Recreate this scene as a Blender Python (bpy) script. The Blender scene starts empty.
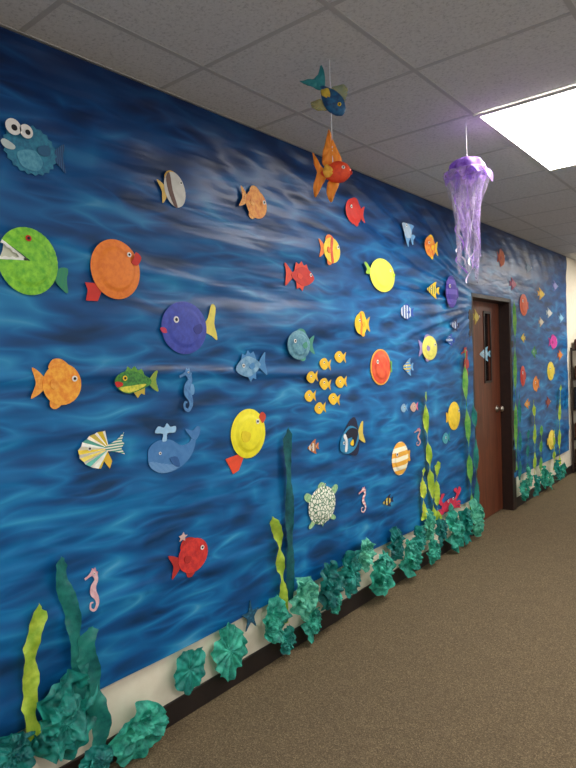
import bpy, math, random
from mathutils import Vector, Matrix, noise
random.seed(7)
scn = bpy.context.scene
try:
    scn.view_settings.view_transform = 'Standard'
    scn.view_settings.look = 'None'
except Exception as e:
    print(e)

# ------------------------------------------------------------------ calibration
F = 600.0
CAM = Vector((2.055, 0.0, 1.565))
H = 2.74
Yc = Vector((490, 41, -600)).normalized()
Zc = Vector((-.036, 1, .039)); Zc = (Zc - Zc.dot(Yc) * Yc).normalized()
Xc = Yc.cross(Zc).normalized()
def ray(px, py):
    v = Vector((px - 288.0, 384.0 - py, -F))
    return Vector((v.dot(Xc), v.dot(Yc), v.dot(Zc)))
def on_wall(px, py, x=0.0):
    r = ray(px, py); t = (x - CAM.x) / r.x
    return CAM + r * t
def on_ceil(px, py, z=H):
    r = ray(px, py); t = (z - CAM.z) / r.z
    return CAM + r * t
def depth(p):
    d = p - CAM
    fwd = Vector((-Xc.z, -Yc.z, -Zc.z))
    return d.dot(fwd)
def z_on_line(px, py, x, y):
    r = ray(px, py); t = math.hypot(x - CAM.x, y - CAM.y) / math.hypot(r.x, r.y)
    return CAM.z + r.z * t

cd = bpy.data.cameras.new("camera"); cam = bpy.data.objects.new("camera", cd)
scn.collection.objects.link(cam)
M = Matrix((( Xc.x, Xc.y, Xc.z), (Yc.x, Yc.y, Yc.z), (Zc.x, Zc.y, Zc.z))).to_4x4()
M.translation = CAM
cam.matrix_world = M
cd.sensor_fit = 'AUTO'; cd.sensor_width = 36; cd.lens = F / 768 * 36
cd.clip_start = 0.02
scn.camera = cam

# ------------------------------------------------------------------ materials
def lin(c):
    return c / 12.92 if c <= .04045 else ((c + .055) / 1.055) ** 2.4
def C(h, k=1.0):
    h = h.lstrip('#')
    return tuple(lin(int(h[i:i + 2], 16) / 255) * k for i in (0, 2, 4)) + (1,)
_m = {}
def new_mat(name):
    m = bpy.data.materials.new(name); m.use_nodes = True
    nt = m.node_tree; b = nt.nodes['Principled BSDF']
    return m, nt, b
def ramp(nt, fac, stops, interp='LINEAR'):
    r = nt.nodes.new('ShaderNodeValToRGB'); r.color_ramp.interpolation = interp
    e = r.color_ramp.elements
    while len(e) > 1: e.remove(e[0])
    e[0].position = stops[0][0]; e[0].color = stops[0][1]
    for p, c in stops[1:]:
        n = e.new(p); n.color = c
    nt.links.new(fac, r.inputs[0]); return r.outputs[0]
def coords(nt, scale=(1, 1, 1), rot=(0, 0, 0), kind='Object'):
    t = nt.nodes.new('ShaderNodeTexCoord'); mp = nt.nodes.new('ShaderNodeMapping')
    mp.inputs['Scale'].default_value = scale; mp.inputs['Rotation'].default_value = rot
    nt.links.new(t.outputs[kind], mp.inputs[0]); return mp.outputs[0]
def noise_tex(nt, vec, scale, detail=2, rough=.5, dist=0):
    n = nt.nodes.new('ShaderNodeTexNoise'); n.inputs['Scale'].default_value = scale
    n.inputs['Detail'].default_value = detail; n.inputs['Roughness'].default_value = rough
    n.inputs['Distortion'].default_value = dist
    nt.links.new(vec, n.inputs['Vector']); return n.outputs['Fac']
def bump(nt, b, h, strength=.3, dist=.002):
    n = nt.nodes.new('ShaderNodeBump'); n.inputs['Strength'].default_value = strength
    n.inputs['Distance'].default_value = dist
    nt.links.new(h, n.inputs['Height']); nt.links.new(n.outputs[0], b.inputs['Normal'])
def math_n(nt, op, a, b=None):
    n = nt.nodes.new('ShaderNodeMath'); n.operation = op
    for i, v in enumerate((a, b)):
        if v is None: continue
        if isinstance(v, (int, float)): n.inputs[i].default_value = v
        else: nt.links.new(v, n.inputs[i])
    return n.outputs[0]

def P(kind, c1, c2=None, scale=10, rough=.6):
    key = (kind, c1, c2, scale, rough)
    if key in _m: return _m[key]
    m, nt, b = new_mat('paper_' + kind)
    b.inputs['Roughness'].default_value = rough
    a = C(c1); d = C(c2) if c2 else tuple(v * .86 for v in a[:3]) + (1,)
    v = coords(nt)
    if kind == 'solid':
        col = ramp(nt, noise_tex(nt, v, 30, 3), [(.3, d), (.6, a)])
    elif kind == 'mottle':
        col = ramp(nt, noise_tex(nt, v, scale, 3, .6), [(.36, a), (.64, d)])
    elif kind in ('vstripe', 'hstripe', 'dstripe'):
        w = nt.nodes.new('ShaderNodeTexWave'); w.bands_direction = {'v': 'Y', 'h': 'Z', 'd': 'DIAGONAL'}[kind[0]]
        w.inputs['Scale'].default_value = scale; w.inputs['Distortion'].default_value = .6
        nt.links.new(v, w.inputs[0]); col = ramp(nt, w.outputs['Fac'], [(.42, a), (.55, d)])
    elif kind in ('dots', 'scales'):
        w = nt.nodes.new('ShaderNodeTexVoronoi'); w.inputs['Scale'].default_value = scale
        if kind == 'scales': w.feature = 'DISTANCE_TO_EDGE'
        nt.links.new(v, w.inputs['Vector'])
        if kind == 'dots': col = ramp(nt, w.outputs['Distance'], [(.28, d), (.36, a)])
        else: col = ramp(nt, w.outputs['Distance'], [(.05, d), (.14, a)])
    nt.links.new(col, b.inputs['Base Color'])
    bump(nt, b, noise_tex(nt, v, 120, 2), .15, .001)
    _m[key] = m; return m
WHITE = P('solid', '#f2f0ea'); BLACK = P('solid', '#0b0b10')

def crepe(c1, c2, rough=.5, sc=14, bs=.3, tr_=.3):
    key = ('crepe', c1, c2, bs)
    if key in _m: return _m[key]
    m, nt, b = new_mat('crepe_paper')
    v = coords(nt)
    col = ramp(nt, noise_tex(nt, v, sc, 4, .65), [(.35, C(c1)), (.62, C(c2))])
    nt.links.new(col, b.inputs['Base Color']); b.inputs['Roughness'].default_value = rough
    v2 = coords(nt, (1, 1, 1))
    bump(nt, b, noise_tex(nt, v2, 45, 3, .6, .8), bs, .006)
    tr = nt.nodes.new('ShaderNodeBsdfTranslucent'); nt.links.new(col, tr.inputs[0])
    mx = nt.nodes.new('ShaderNodeMixShader'); mx.inputs[0].default_value = tr_
    out = nt.nodes['Material Output']
    nt.links.new(b.outputs[0], mx.inputs[1]); nt.links.new(tr.outputs[0], mx.inputs[2]); nt.links.new(mx.outputs[0], out.inputs[0])
    _m[key] = m; return m

def mat_backdrop():
    m, nt, b = new_mat('ocean_print_plastic')
    v0 = coords(nt)
    nw = nt.nodes.new('ShaderNodeTexNoise'); nw.inputs['Scale'].default_value = 2.8; nw.inputs['Detail'].default_value = 1
    nt.links.new(v0, nw.inputs['Vector'])
    sub = nt.nodes.new('ShaderNodeVectorMath'); sub.operation = 'SUBTRACT'; sub.inputs[1].default_value = (.5, .5, .5)
    nt.links.new(nw.outputs['Color'], sub.inputs[0])
    scl = nt.nodes.new('ShaderNodeVectorMath'); scl.operation = 'SCALE'; scl.inputs['Scale'].default_value = .06
    nt.links.new(sub.outputs[0], scl.inputs[0])
    add = nt.nodes.new('ShaderNodeVectorMath'); add.operation = 'ADD'
    nt.links.new(v0, add.inputs[0]); nt.links.new(scl.outputs[0], add.inputs[1])
    def mp(s, r):
        n = nt.nodes.new('ShaderNodeMapping'); n.inputs['Scale'].default_value = s; n.inputs['Rotation'].default_value = r
        nt.links.new(add.outputs[0], n.inputs[0]); return n.outputs[0]
    def ridge(vec, k, p):
        n = noise_tex(nt, vec, 1.0, 0, .4, 0)
        a = math_n(nt, 'ABSOLUTE', math_n(nt, 'SUBTRACT', n, .5))
        r = math_n(nt, 'MAXIMUM', math_n(nt, 'SUBTRACT', 1.0, math_n(nt, 'MULTIPLY', a, k)), 0.0)
        return math_n(nt, 'POWER', r, p)
    r1 = ridge(mp((0, 3.2, 13.5), (.04, 0, 0)), 4.2, 1.5)
    r2 = ridge(mp((0, 4.2, 18.0), (-.05, 0, 0)), 4.2, 1.5)
    gate = ramp(nt, noise_tex(nt, mp((0, 2.6, 9.0), (0, 0, 0)), 1.0, 1), [(.36, (.15, .15, .15, 1)), (.66, (1, 1, 1, 1))])
    s = math_n(nt, 'MULTIPLY', math_n(nt, 'MAXIMUM', r1, math_n(nt, 'MULTIPLY', r2, .65)), gate)
    base = noise_tex(nt, mp((0, 2.7, 14.0), (0, 0, 0)), 1.0, .6)
    f = math_n(nt, 'ADD', math_n(nt, 'MULTIPLY', base, .56), math_n(nt, 'MULTIPLY', s, .31))
    col = ramp(nt, f, [(.18, C('#073860')), (.30, C('#0a528c')), (.44, C('#0f72ae')), (.6, C('#2c94c6')), (.84, C('#72bedc'))])
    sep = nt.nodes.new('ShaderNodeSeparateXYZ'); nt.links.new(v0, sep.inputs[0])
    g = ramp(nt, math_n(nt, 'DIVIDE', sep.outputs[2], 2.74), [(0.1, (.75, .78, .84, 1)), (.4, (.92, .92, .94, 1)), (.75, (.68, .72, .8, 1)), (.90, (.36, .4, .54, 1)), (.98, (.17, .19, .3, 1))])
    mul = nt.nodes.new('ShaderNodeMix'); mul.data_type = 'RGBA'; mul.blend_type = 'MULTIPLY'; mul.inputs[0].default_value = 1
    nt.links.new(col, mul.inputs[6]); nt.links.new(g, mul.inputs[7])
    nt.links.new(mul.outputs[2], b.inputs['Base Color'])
    b.inputs['Roughness'].default_value = .38
    b.inputs['Specular IOR Level'].default_value = .33
    h1 = noise_tex(nt, coords(nt, (1, 1.0, 3.6), (.10, 0, 0)), 2.6, 2, .45, .3)
    h2 = noise_tex(nt, coords(nt, (1, .8, 6.0), (.30, 0, 0)), 4.0, 1, .5, .5)
    bump(nt, b, math_n(nt, 'ADD', h1, math_n(nt, 'MULTIPLY', h2, .25)), .34, .03)
    return m

def mat_simple(name, c, rough=.6, c2=None, sc=20, bs=.1):
    m, nt, b = new_mat(name); v = coords(nt)
    col = ramp(nt, noise_tex(nt, v, sc, 4), [(.35, C(c)), (.65, C(c2 or c))])
    nt.links.new(col, b.inputs['Base Color']); b.inputs['Roughness'].default_value = rough
    bump(nt, b, noise_tex(nt, v, sc * 6, 3), bs, .002)
    return m
def mat_carpet():
    m, nt, b = new_mat('loop_pile_carpet'); v = coords(nt)
    vo = nt.nodes.new('ShaderNodeTexVoronoi'); vo.inputs['Scale'].default_value = 240; nt.links.new(v, vo.inputs['Vector'])
    sp = nt.nodes.new('ShaderNodeSeparateColor'); nt.links.new(vo.outputs['Color'], sp.inputs[0])
    col = ramp(nt, sp.outputs[0], [(0, C('#564a3a')), (.3, C('#625542')), (.6, C('#6d5f4a')), (.85, C('#776852')), (1, C('#84745b'))])
    big = ramp(nt, noise_tex(nt, v, 7, 4, .7), [(.3, (.92, .92, .92, 1)), (.7, (1.04, 1.03, 1, 1))])
    mul = nt.nodes.new('ShaderNodeMix'); mul.data_type = 'RGBA'; mul.blend_type = 'MULTIPLY'; mul.inputs[0].default_value = 1
    nt.links.new(col, mul.inputs[6]); nt.links.new(big, mul.inputs[7]); nt.links.new(mul.outputs[2], b.inputs['Base Color'])
    b.inputs['Roughness'].default_value = .95; b.inputs['Specular IOR Level'].default_value = .1
    bump(nt, b, vo.outputs['Distance'], .25, .003)
    return m
def mat_tile():
    m, nt, b = new_mat('mineral_fiber_tile'); v = coords(nt)
    n = noise_tex(nt, v, 90, 4, .7)
    col = ramp(nt, n, [(.32, C('#b4b3b1')), (.46, C('#d4d3d0')), (.7, C('#dddcda'))])
    nt.links.new(col, b.inputs['Base Color']); b.inputs['Roughness'].default_value = .95
    bump(nt, b, n, .22, .002)
    return m
def mat_wood():
    m, nt, b = new_mat('dark_stained_wood'); v = coords(nt, (1, 6, .6))
    n = noise_tex(nt, v, 5, 6, .6, .8)
    col = ramp(nt, n, [(.3, C('#45200f')), (.6, C('#6b3620')), (.8, C('#7b4328'))])
    nt.links.new(col, b.inputs['Base Color']); b.inputs['Roughness'].default_value = .4
    return m
def mat_emit(s):
    m, nt, b = new_mat('lit_diffuser')
    b.inputs['Base Color'].default_value = (1, 1, 1, 1)
    b.inputs['Emission Color'].default_value = (1.0, .96, .90, 1)
    b.inputs['Emission Strength'].default_value = s
    return m

# ------------------------------------------------------------------ helpers
def link(o, parent=None):
    scn.collection.objects.link(o)
    if parent: o.parent = parent
    return o
def mesh_obj(name, vs, fs, mat, parent=None, smooth=False):
    me = bpy.data.meshes.new(name); me.from_pydata([tuple(v) for v in vs], [], fs); me.update()
    if mat: me.materials.append(mat)
    if smooth:
        for p in me.polygons: p.use_smooth = True
    return link(bpy.data.objects.new(name, me), parent)
def boxes(name, bl, mat, parent=None):
    vs, fs = [], []
    for (x0, y0, z0, x1, y1, z1) in bl:
        o = len(vs)
        vs += [(x0, y0, z0), (x1, y0, z0), (x1, y1, z0), (x0, y1, z0), (x0, y0, z1), (x1, y0, z1), (x1, y1, z1), (x0, y1, z1)]
        fs += [[o + i for i in f] for f in ((0, 3, 2, 1), (4, 5, 6, 7), (0, 1, 5, 4), (1, 2, 6, 5), (2, 3, 7, 6), (3, 0, 4, 7))]
    return mesh_obj(name, vs, fs, mat, parent)
def bev(o, w=.004):
    md = o.modifiers.new('b', 'BEVEL'); md.width = w; md.segments = 2; return o
def struct(o): o['kind'] = 'structure'; return o
def tag(o, label, cat, group=None):
    o['label'] = label; o['category'] = cat
    if group: o['group'] = group
    return o
def empty(name, loc):
    o = bpy.data.objects.new(name, None); o.empty_display_size = .05; link(o); o.location = loc; return o

# ------------------------------------------------------------------ room shell
DY0, DY1, DH = 4.99, 5.99, 2.10      # door opening in the wall
cream = mat_simple('cream_wall_paint', '#e2d8c2', .7, '#e8dfca')
L0, L1, R1 = -3.0, 10.5, 4.6
wl = boxes('wall_left', [(-.16, L0, 0, 0, DY0, H), (-.16, DY1, 0, 0, L1, H), (-.16, DY0, DH, 0, DY1, H)], cream); struct(wl)
struct(boxes('wall_far', [(-.16, L1, 0, R1, L1 + .12, H)], cream))
struct(boxes('floor', [(-.4, L0 - .12, -.1, R1, L1 + .12, 0)], mat_carpet()))
struct(boxes('ceiling', [(-.16, L0 - .12, H, R1, L1 + .12, H + .1)], mat_tile()))
gx = [.29 + .61 * i for i in range(0, 7)]; gy = [1.70 + .61 * i for i in range(-7, 15)]
gb = [(x - .010, L0, H - .0016, x + .010, L1, H + .001) for x in gx] + [(0.0, y - .010, H - .0013, R1, y + .010, H + .001) for y in gy]
gb += [(0.0, L0, H - .003, .022, L1, H + .001)]
struct(boxes('trim_1', gb, mat_simple('ceiling_grid_metal', '#b6b5b2', .6, '#bab9b6')))
dark = mat_simple('dark_rubber_base', '#1c1513', .5, '#241a16')
struct(bev(boxes('baseboard_left', [(0, L0, 0, .012, DY0 - .05, .10), (0, DY1 + .05, 0, .012, L1, .10)], dark), .003))
struct(bev(boxes('baseboard_far', [(0.012, L1 - .012, 0, R1, L1, .10)], dark), .003))

# door
frame_m = mat_simple('dark_door_frame_paint', '#20120e', .45, '#2a1812')
struct(bev(boxes('trim_2', [(-.16, DY0, 0, .022, DY0 + .045, DH), (-.16, DY1 - .045, 0, .022, DY1, DH), (-.16, DY0, DH - .045, .022, DY1, DH),
                        (0, DY0 - .05, 0, .022, DY0, DH + .05), (0, DY1, 0, .022, DY1 + .05, DH + .05), (0, DY0, DH, .022, DY1, DH + .05)], frame_m), .003))
wood = mat_wood()
ly0, ly1, lx0, lx1 = DY0 + .048, DY1 - .048, -.13, -.085
wy0, wy1, wz0, wz1 = 5.55, 5.70, 1.30, 1.95
door = boxes('door_1', [(lx0, ly0, .01, lx1, wy0, DH - .05), (lx0, wy1, .01, lx1, ly1, DH - .05), (lx0, wy0, .01, lx1, wy1, wz0), (lx0, wy0, wz1, lx1, wy1, DH - .05)], wood)
struct(door)
boxes('window_pane', [(-.115, wy0, wz0, -.105, wy1, wz1)], mat_simple('dark_glass', '#0c1013', .08), door)
fr = boxes('window_frame', [(lx1, wy0 - .015, wz0 - .015, lx1 + .008, wy0 + .006, wz1 + .015), (lx1, wy1 - .006, wz0 - .015, lx1 + .008, wy1 + .015, wz1 + .015),
                       (lx1, wy0, wz0 - .015, lx1 + .008, wy1, wz0 + .006), (lx1, wy0, wz1 - .006, lx1 + .008, wy1, wz1 + .015)], frame_m, door)
def lathe_x(name, prof, mat, parent, loc, n=24):
    vs, fs = [], []
    for (x, r) in prof:
        for i in range(n):
            a = 2 * math.pi * i / n; vs.append((x, r * math.cos(a), r * math.sin(a)))
    for j in range(len(prof) - 1):
        for i in range(n):
            fs.append((j * n + i, j * n + (i + 1) % n, (j + 1) * n + (i + 1) % n, (j + 1) * n + i))
    fs.append(tuple(range((len(prof) - 1) * n, len(prof) * n)))
    o = mesh_obj(name, vs, fs, mat, parent, True); o.location = loc; return o
metal = mat_simple('brushed_nickel', '#b8b2a6', .3); metal.node_tree.nodes['Principled BSDF'].inputs['Metallic'].default_value = 1
lathe_x('knob', [(0, .035), (.006, .035), (.008, .014), (.03, .013), (.036, .026), (.05, .03), (.062, .022), (.065, .004)], metal, door, (lx1, 5.84, 1.02))

# ceiling lights (2x4 troffers)
emit = mat_emit(27.0); lightframe = mat_simple('white_troffer_metal', '#d8d6d0', .4)
def troffer(x, y, g=True):
    r = empty('ceiling_light', (x, y, H)); tag(r, 'recessed rectangular fluorescent ceiling light, lit bright white', 'ceiling light', 'fluorescent ceiling lights')
    boxes('diffuser', [(.025, .025, -.012, .585, 1.195, -.008)], emit, r)
    boxes('light_frame', [(0, 0, -.014, .025, 1.22, -.0062), (.585, 0, -.014, .61, 1.22, -.0062), (.025, 0, -.014, .585, .025, -.0062), (.025, 1.195, -.014, .585, 1.22, -.0062)], lightframe, r)
for (x, y) in ((.9, 2.92), (.9, 7.80), (.9, -1.96), (2.73, 0.48), (2.73, 5.36)):  # only the first is in view; the rest are unseen, added for brightness
    troffer(x, y)

# ------------------------------------------------------------------ backdrop
def sst(a, b, x):
    t = max(0, min(1, (x - a) / (b - a))); return t * t * (3 - 2 * t)
def S(y, z):
    v = .024
    v += .006 * noise.noise(Vector((y * .9, z * 3.2, 0)))
    v += .003 * noise.noise(Vector((y * 1.4 + z * 1.2, z * 6, 3)))
    if y < 4.95:
        ang = math.atan2(z - 2.02, 5.3 - y); rr = math.hypot(z - 2.02, 5.3 - y)
        k = sst(1.35, 1.9, z) * sst(2.74, 2.5, z) * sst(.2, .9, rr) * sst(5.0, 2.4, rr)
        v += .024 * k * noise.noise(Vector((ang * 14, rr * .9, 9)))
        v += .010 * k * noise.noise(Vector((ang * 34, rr * 1.3, 2)))
        v += .003 * k * noise.noise(Vector((ang * 70, rr * 1.8, 5)))
    k2 = sst(2.2, 2.5, z) * sst(2.74, 2.66, z)
    v += .012 * k2 * noise.noise(Vector((y * 5 + (z - 2.5) * 5, z * 4, 21)))
    zc = 1.50 + .04 * math.sin(y * 1.3)
    v += .012 * math.exp(-((z - zc) / .018) ** 2) * sst(3.4, 2.4, y)
    zc2 = 2.02 - .10 * (y - 1)
    v += .010 * math.exp(-((z - zc2) / .02) ** 2) * sst(3.2, 1.6, y)
    zc3 = .62 + .05 * math.sin(y * 1.1 + 1)
    v += .007 * math.exp(-((z - zc3) / .03) ** 2)
    return max(v, .008)
def sheet():
    step = .0145; y0, y1 = -.4, 8.0; ny = int((y1 - y0) / .02); zb = .32; nz = int((H - zb) / step)
    vs, fs, idx = [], [], {}
    def vert(i, j):
        if (i, j) not in idx:
            y = y0 + (y1 - y0) * i / ny; t = j / nz
            z0 = zb + .012 * noise.noise(Vector((y * 1.4, 0, 5)))
            z = z0 + (H - .012 - z0) * t
            idx[(i, j)] = len(vs); vs.append((S(y, z), y, z))
        return idx[(i, j)]
    for i in range(ny):
        for j in range(nz):
            y = y0 + (y1 - y0) * (i + .5) / ny; z = zb + (H - zb) * (j + .5) / nz
            if DY0 - .0 < y < DY1 + .0 and z < DH + .0: continue
            fs.append((vert(i, j), vert(i + 1, j), vert(i + 1, j + 1), vert(i, j + 1)))
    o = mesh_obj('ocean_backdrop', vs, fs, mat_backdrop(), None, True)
    tag(o, 'blue rippling-water printed plastic sheet covering the corridor wall', 'backdrop')
sheet()
def surf_x(y, z, w, h):
    n = max(8, int(h / .012))
    return max(S(y + w * (i - 3) / 6, z + h * (j / n - .5)) for i in range(7) for j in range(n + 1)) + .0015

# ------------------------------------------------------------------ cutout toolkit
def ell(cx, cy, rx, ry, n=28):
    return [(cx + rx * math.cos(2 * math.pi * i / n), cy + ry * math.sin(2 * math.pi * i / n)) for i in range(n)]
def sm(pts, k=4):
    n = len(pts); out = []
    for i in range(n):
        p0, p1, p2, p3 = pts[i - 1], pts[i], pts[(i + 1) % n], pts[(i + 2) % n]
        for s in range(k):
            t = s / k
            out.append(tuple(.5 * (2 * p1[a] + (p2[a] - p0[a]) * t + (2 * p0[a] - 5 * p1[a] + 4 * p2[a] - p3[a]) * t * t + (3 * p1[a] - p0[a] - 3 * p2[a] + p3[a]) * t ** 3) for a in (0, 1)))
    return out
def spike(cx, cy, rx, ry, n, k):
    out = []
    for i in range(2 * n):
        a = math.pi * i / n; s = 1 if i % 2 else k
        out.append((cx + rx * s * math.cos(a), cy + ry * s * math.sin(a)))
    return out
def crom_open(pts, k=6):
    out = []; n = len(pts)
    for i in range(n - 1):
        p0, p1, p2, p3 = pts[max(i - 1, 0)], pts[i], pts[i + 1], pts[min(i + 2, n - 1)]
        for s in range(k):
            t = s / k
            out.append(tuple(.5 * (2 * p1[a] + (p2[a] - p0[a]) * t + (2 * p0[a] - 5 * p1[a] + 4 * p2[a] - p3[a]) * t * t + (3 * p1[a] - p0[a] - 3 * p2[a] + p3[a]) * t ** 3) for a in range(len(p1))))
    out.append(tuple(pts[-1])); return out
class Item:
    def __init__(s, name, label, cat, px, py, wpx, hpx, flip=False, rot=0, plane=None, group=None):
        p = on_wall(px, py, plane if plane is not None else .03)
        D = depth(p); s.w = wpx * D * D / (F * CAM.x); s.h = hpx * D / F
        x = surf_x(p.y, p.z, s.w, s.h) if plane is None else plane
        p = on_wall(px, py, x)
        s.root = empty(name, (x, p.y, p.z)); tag(s.root, label, cat, group)
        s.f = -1 if flip else 1; s.rot = math.radians(rot); s.D = D
    def T(s, a, b):
        y, z = a * s.w * s.f, b * s.h
        return (y * math.cos(s.rot) - z * math.sin(s.rot), y * math.sin(s.rot) + z * math.cos(s.rot))
    def add(s, name, pts, mat, layer=0, th=.0012, parent=None):
        q = [s.T(*p) for p in pts]; return s.raw(name, q, mat, layer, th, parent)
    def raw(s, name, q, mat, layer=0, th=.0012, parent=None):
        A = sum(q[i][0] * q[(i + 1) % len(q)][1] - q[(i + 1) % len(q)][0] * q[i][1] for i in range(len(q)))
        if A < 0: q = q[::-1]
        n = len(q); x0 = layer * .0016; x1 = x0 + th
        vs = [(x0, y, z) for y, z in q] + [(x1, y, z) for y, z in q]
        fs = [tuple(range(n, 2 * n)), tuple(range(n - 1, -1, -1))] + [(i, (i + 1) % n, n + (i + 1) % n, n + i) for i in range(n)]
        return mesh_obj(name, vs, fs, mat, parent or s.root)
    def plate(s, name, cx, cy, rx, ry, mat, a0=0, a1=360, dome=.012, layer=1):
        n = 72; prof = [(0, 1), (.35, .98), (.6, .92), (.68, .75), (.74, .35), (.8, .3), (.9, .18), (1, .02)]
        vs, fs = [], []; full = (a1 - a0) >= 360
        for r, hh in prof:
            for i in range(n + (0 if full else 1)):
                a = math.radians(a0 + (a1 - a0) * i / n)
                y, z = s.T(cx + rx * r * math.cos(a), cy + ry * r * math.sin(a))
                x = layer * .0016 + dome * hh + (.0014 * math.sin(a * 36) if r > .75 else 0) + .001
                vs.append((x, y, z))
        m = n if full else n + 1
        for j in range(len(prof) - 1):
            for i in range(n if full else n):
                f = (j * m + i, j * m + (i + 1) % m, (j + 1) * m + (i + 1) % m, (j + 1) * m + i)
                fs.append(f if s.f < 0 else f[::-1])
        return mesh_obj(name, vs, fs, mat, s.root, True)
    def eye(s, cx, cy, r, iris=WHITE, pr=.5, layer=10, dx=0, dy=0):
        y, z = s.T(cx, cy); R = r * s.h
        e = s.raw('eye', [(y + R * math.cos(2 * math.pi * i / 20), z + R * math.sin(2 * math.pi * i / 20)) for i in range(20)], iris, layer)
        s.raw('pupil', [(y + dx * R + R * pr * math.cos(2 * math.pi * i / 16), z + dy * R + R * pr * math.sin(2 * math.pi * i / 16)) for i in range(16)], BLACK, layer + 1, parent=e)
    def stroke(s, name, pts, mat, layer=1):
        c = crom_open(pts); L, R = [], []
        q = [s.T(p[0], p[1]) for p in c]
        for i, p in enumerate(c):
            a = q[max(i - 1, 0)]; b = q[min(i + 1, len(q) - 1)]
            dx, dy = b[0] - a[0], b[1] - a[1]; l = math.hypot(dx, dy) or 1
            r = max(p[2], .005) * s.h; L.append((q[i][0] - dy / l * r, q[i][1] + dx / l * r)); R.append((q[i][0] + dy / l * r, q[i][1] - dx / l * r))
        vs, fs = [], []; x0, x1 = layer * .0016, layer * .0016 + .0014
        for l, r in zip(L, R): vs += [(x0, *l), (x0, *r), (x1, *l), (x1, *r)]
        for i in range(len(L) - 1):
            o = i * 4; fs += [(o + 2, o + 3, o + 7, o + 6), (o, o + 4, o + 5, o + 1), (o, o + 2, o + 6, o + 4), (o + 1, o + 5, o + 7, o + 3)]
        e = len(vs) - 4
        fs += [(0, 1, 3, 2), (e, e + 2, e + 3, e + 1)]
        return mesh_obj(name, vs, fs, mat, s.root)

TAIL = [(.2, .03), (.34, .2), (.5, .3), (.45, .12), (.42, 0), (.45, -.12), (.5, -.3), (.34, -.2), (.2, -.03)]
def fish(label, px, py, w, h, body, fin, style='round', flip=False, rot=0, plate=False, eye=True, plane=None, group=None, accent=None, er=.06, mouth=None):
    I = Item('paper_fish', label, 'fish', px, py, w, h, flip, rot, plane, group)
    if style == 'round':
        if plate: I.plate('body', -.08, 0, .40, .45, body)
        else: I.add('body', ell(-.08, 0, .38, .42), body, 1)
        I.add('tail', sm(TAIL, 3), fin, 0)
        I.add('dorsal_fin', sm([(-.2, .36), (-.05, .5), (.12, .48), (.2, .32), (.1, .3)], 3), fin, 0)
        I.add('belly_fin', sm([(-.1, -.36), (.02, -.5), (.14, -.45), (.12, -.3)], 3), fin, 0)
        I.add('side_fin', sm([(-.02, .0), (.12, .1), (.16, -.04), (.06, -.12)], 3), fin, 9 if plate else 3)
        if accent: I.add('stripe', sm([(-.14, .38), (-.04, .4), (.0, 0), (-.04, -.4), (-.14, -.38), (-.1, 0)], 3), accent, 2)
        if mouth: I.add('mouth', sm([(-.42, -.04), (-.5, .04), (-.5, -.1), (-.44, -.16), (-.38, -.12)], 3), mouth, 2)
        if eye: I.eye(-.28, .12, er)
    elif style == 'disc':
        I.plate('body', -.06, 0, .44, .49, body)
        I.add('tail', sm([(.3, .02), (.42, .16), (.5, .14), (.48, 0), (.5, -.16), (.42, -.16), (.3, -.06)], 3), fin, 0)
        if eye: I.eye(-.3, .16, er)
    elif style == 'angel':
        I.add('body', sm([(-.48, 0), (-.3, .16), (-.05, .28), (.16, .16), (.26, 0), (.16, -.16), (-.05, -.28), (-.3, -.16)], 4), body, 1)
        I.add('dorsal_fin', sm([(-.2, .18), (-.02, .36), (.25, .5), (.2, .3), (.2, .08)], 3), fin, 0)
        I.add('belly_fin', sm([(-.2, -.18), (-.02, -.36), (.25, -.5), (.2, -.3), (.2, -.08)], 3), fin, 0)
        I.add('tail', sm([(.2, .02), (.36, .18), (.5, .2), (.44, 0), (.5, -.2), (.36, -.18), (.2, -.02)], 3), fin, 0)
        if accent: I.add('stripe', sm([(-.12, .26), (-.04, .27), (-.02, 0), (-.04, -.27), (-.12, -.26), (-.1, 0)], 3), accent, 2)
        if eye: I.eye(-.3, .04, er)
    elif style == 'oval':
        I.add('body', sm([(-.48, -.02), (-.34, .2), (-.1, .32), (.14, .2), (.28, .05), (.28, -.06), (.12, -.22), (-.12, -.32), (-.36, -.2)], 4), body, 1)
        I.add('tail', sm([(.22, .02), (.38, .26), (.5, .36), (.46, .05), (.5, -.36), (.38, -.26), (.22, -.04)], 3), fin, 0)
        I.add('dorsal_fin', [(-.3, .2), (-.24, .42), (-.14, .36), (-.06, .5), (.02, .38), (.12, .44), (.2, .12)], fin, 0)
        I.add('belly_fin', [(-.16, -.24), (-.06, -.5), (.02, -.38), (.12, -.44), (.14, -.16)], fin, 0)
        I.add('side_fin', sm([(-.08, .0), (.06, .1), (.1, -.05), (.0, -.1)], 3), accent or fin, 2)
        if eye: I.eye(-.3, .06, er)
    elif style == 'mini':
        I.add('body', sm([(-.5, 0), (-.3, .32), (0, .42), (.24, .14), (.24, -.14), (0, -.42), (-.3, -.32)], 3), body, 1)
        I.add('tail', sm([(.16, .02), (.5, .4), (.42, 0), (.5, -.4), (.16, -.02)], 2), fin, 0)
        if eye: I.eye(-.26, .08, er + .02)
    return I
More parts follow.
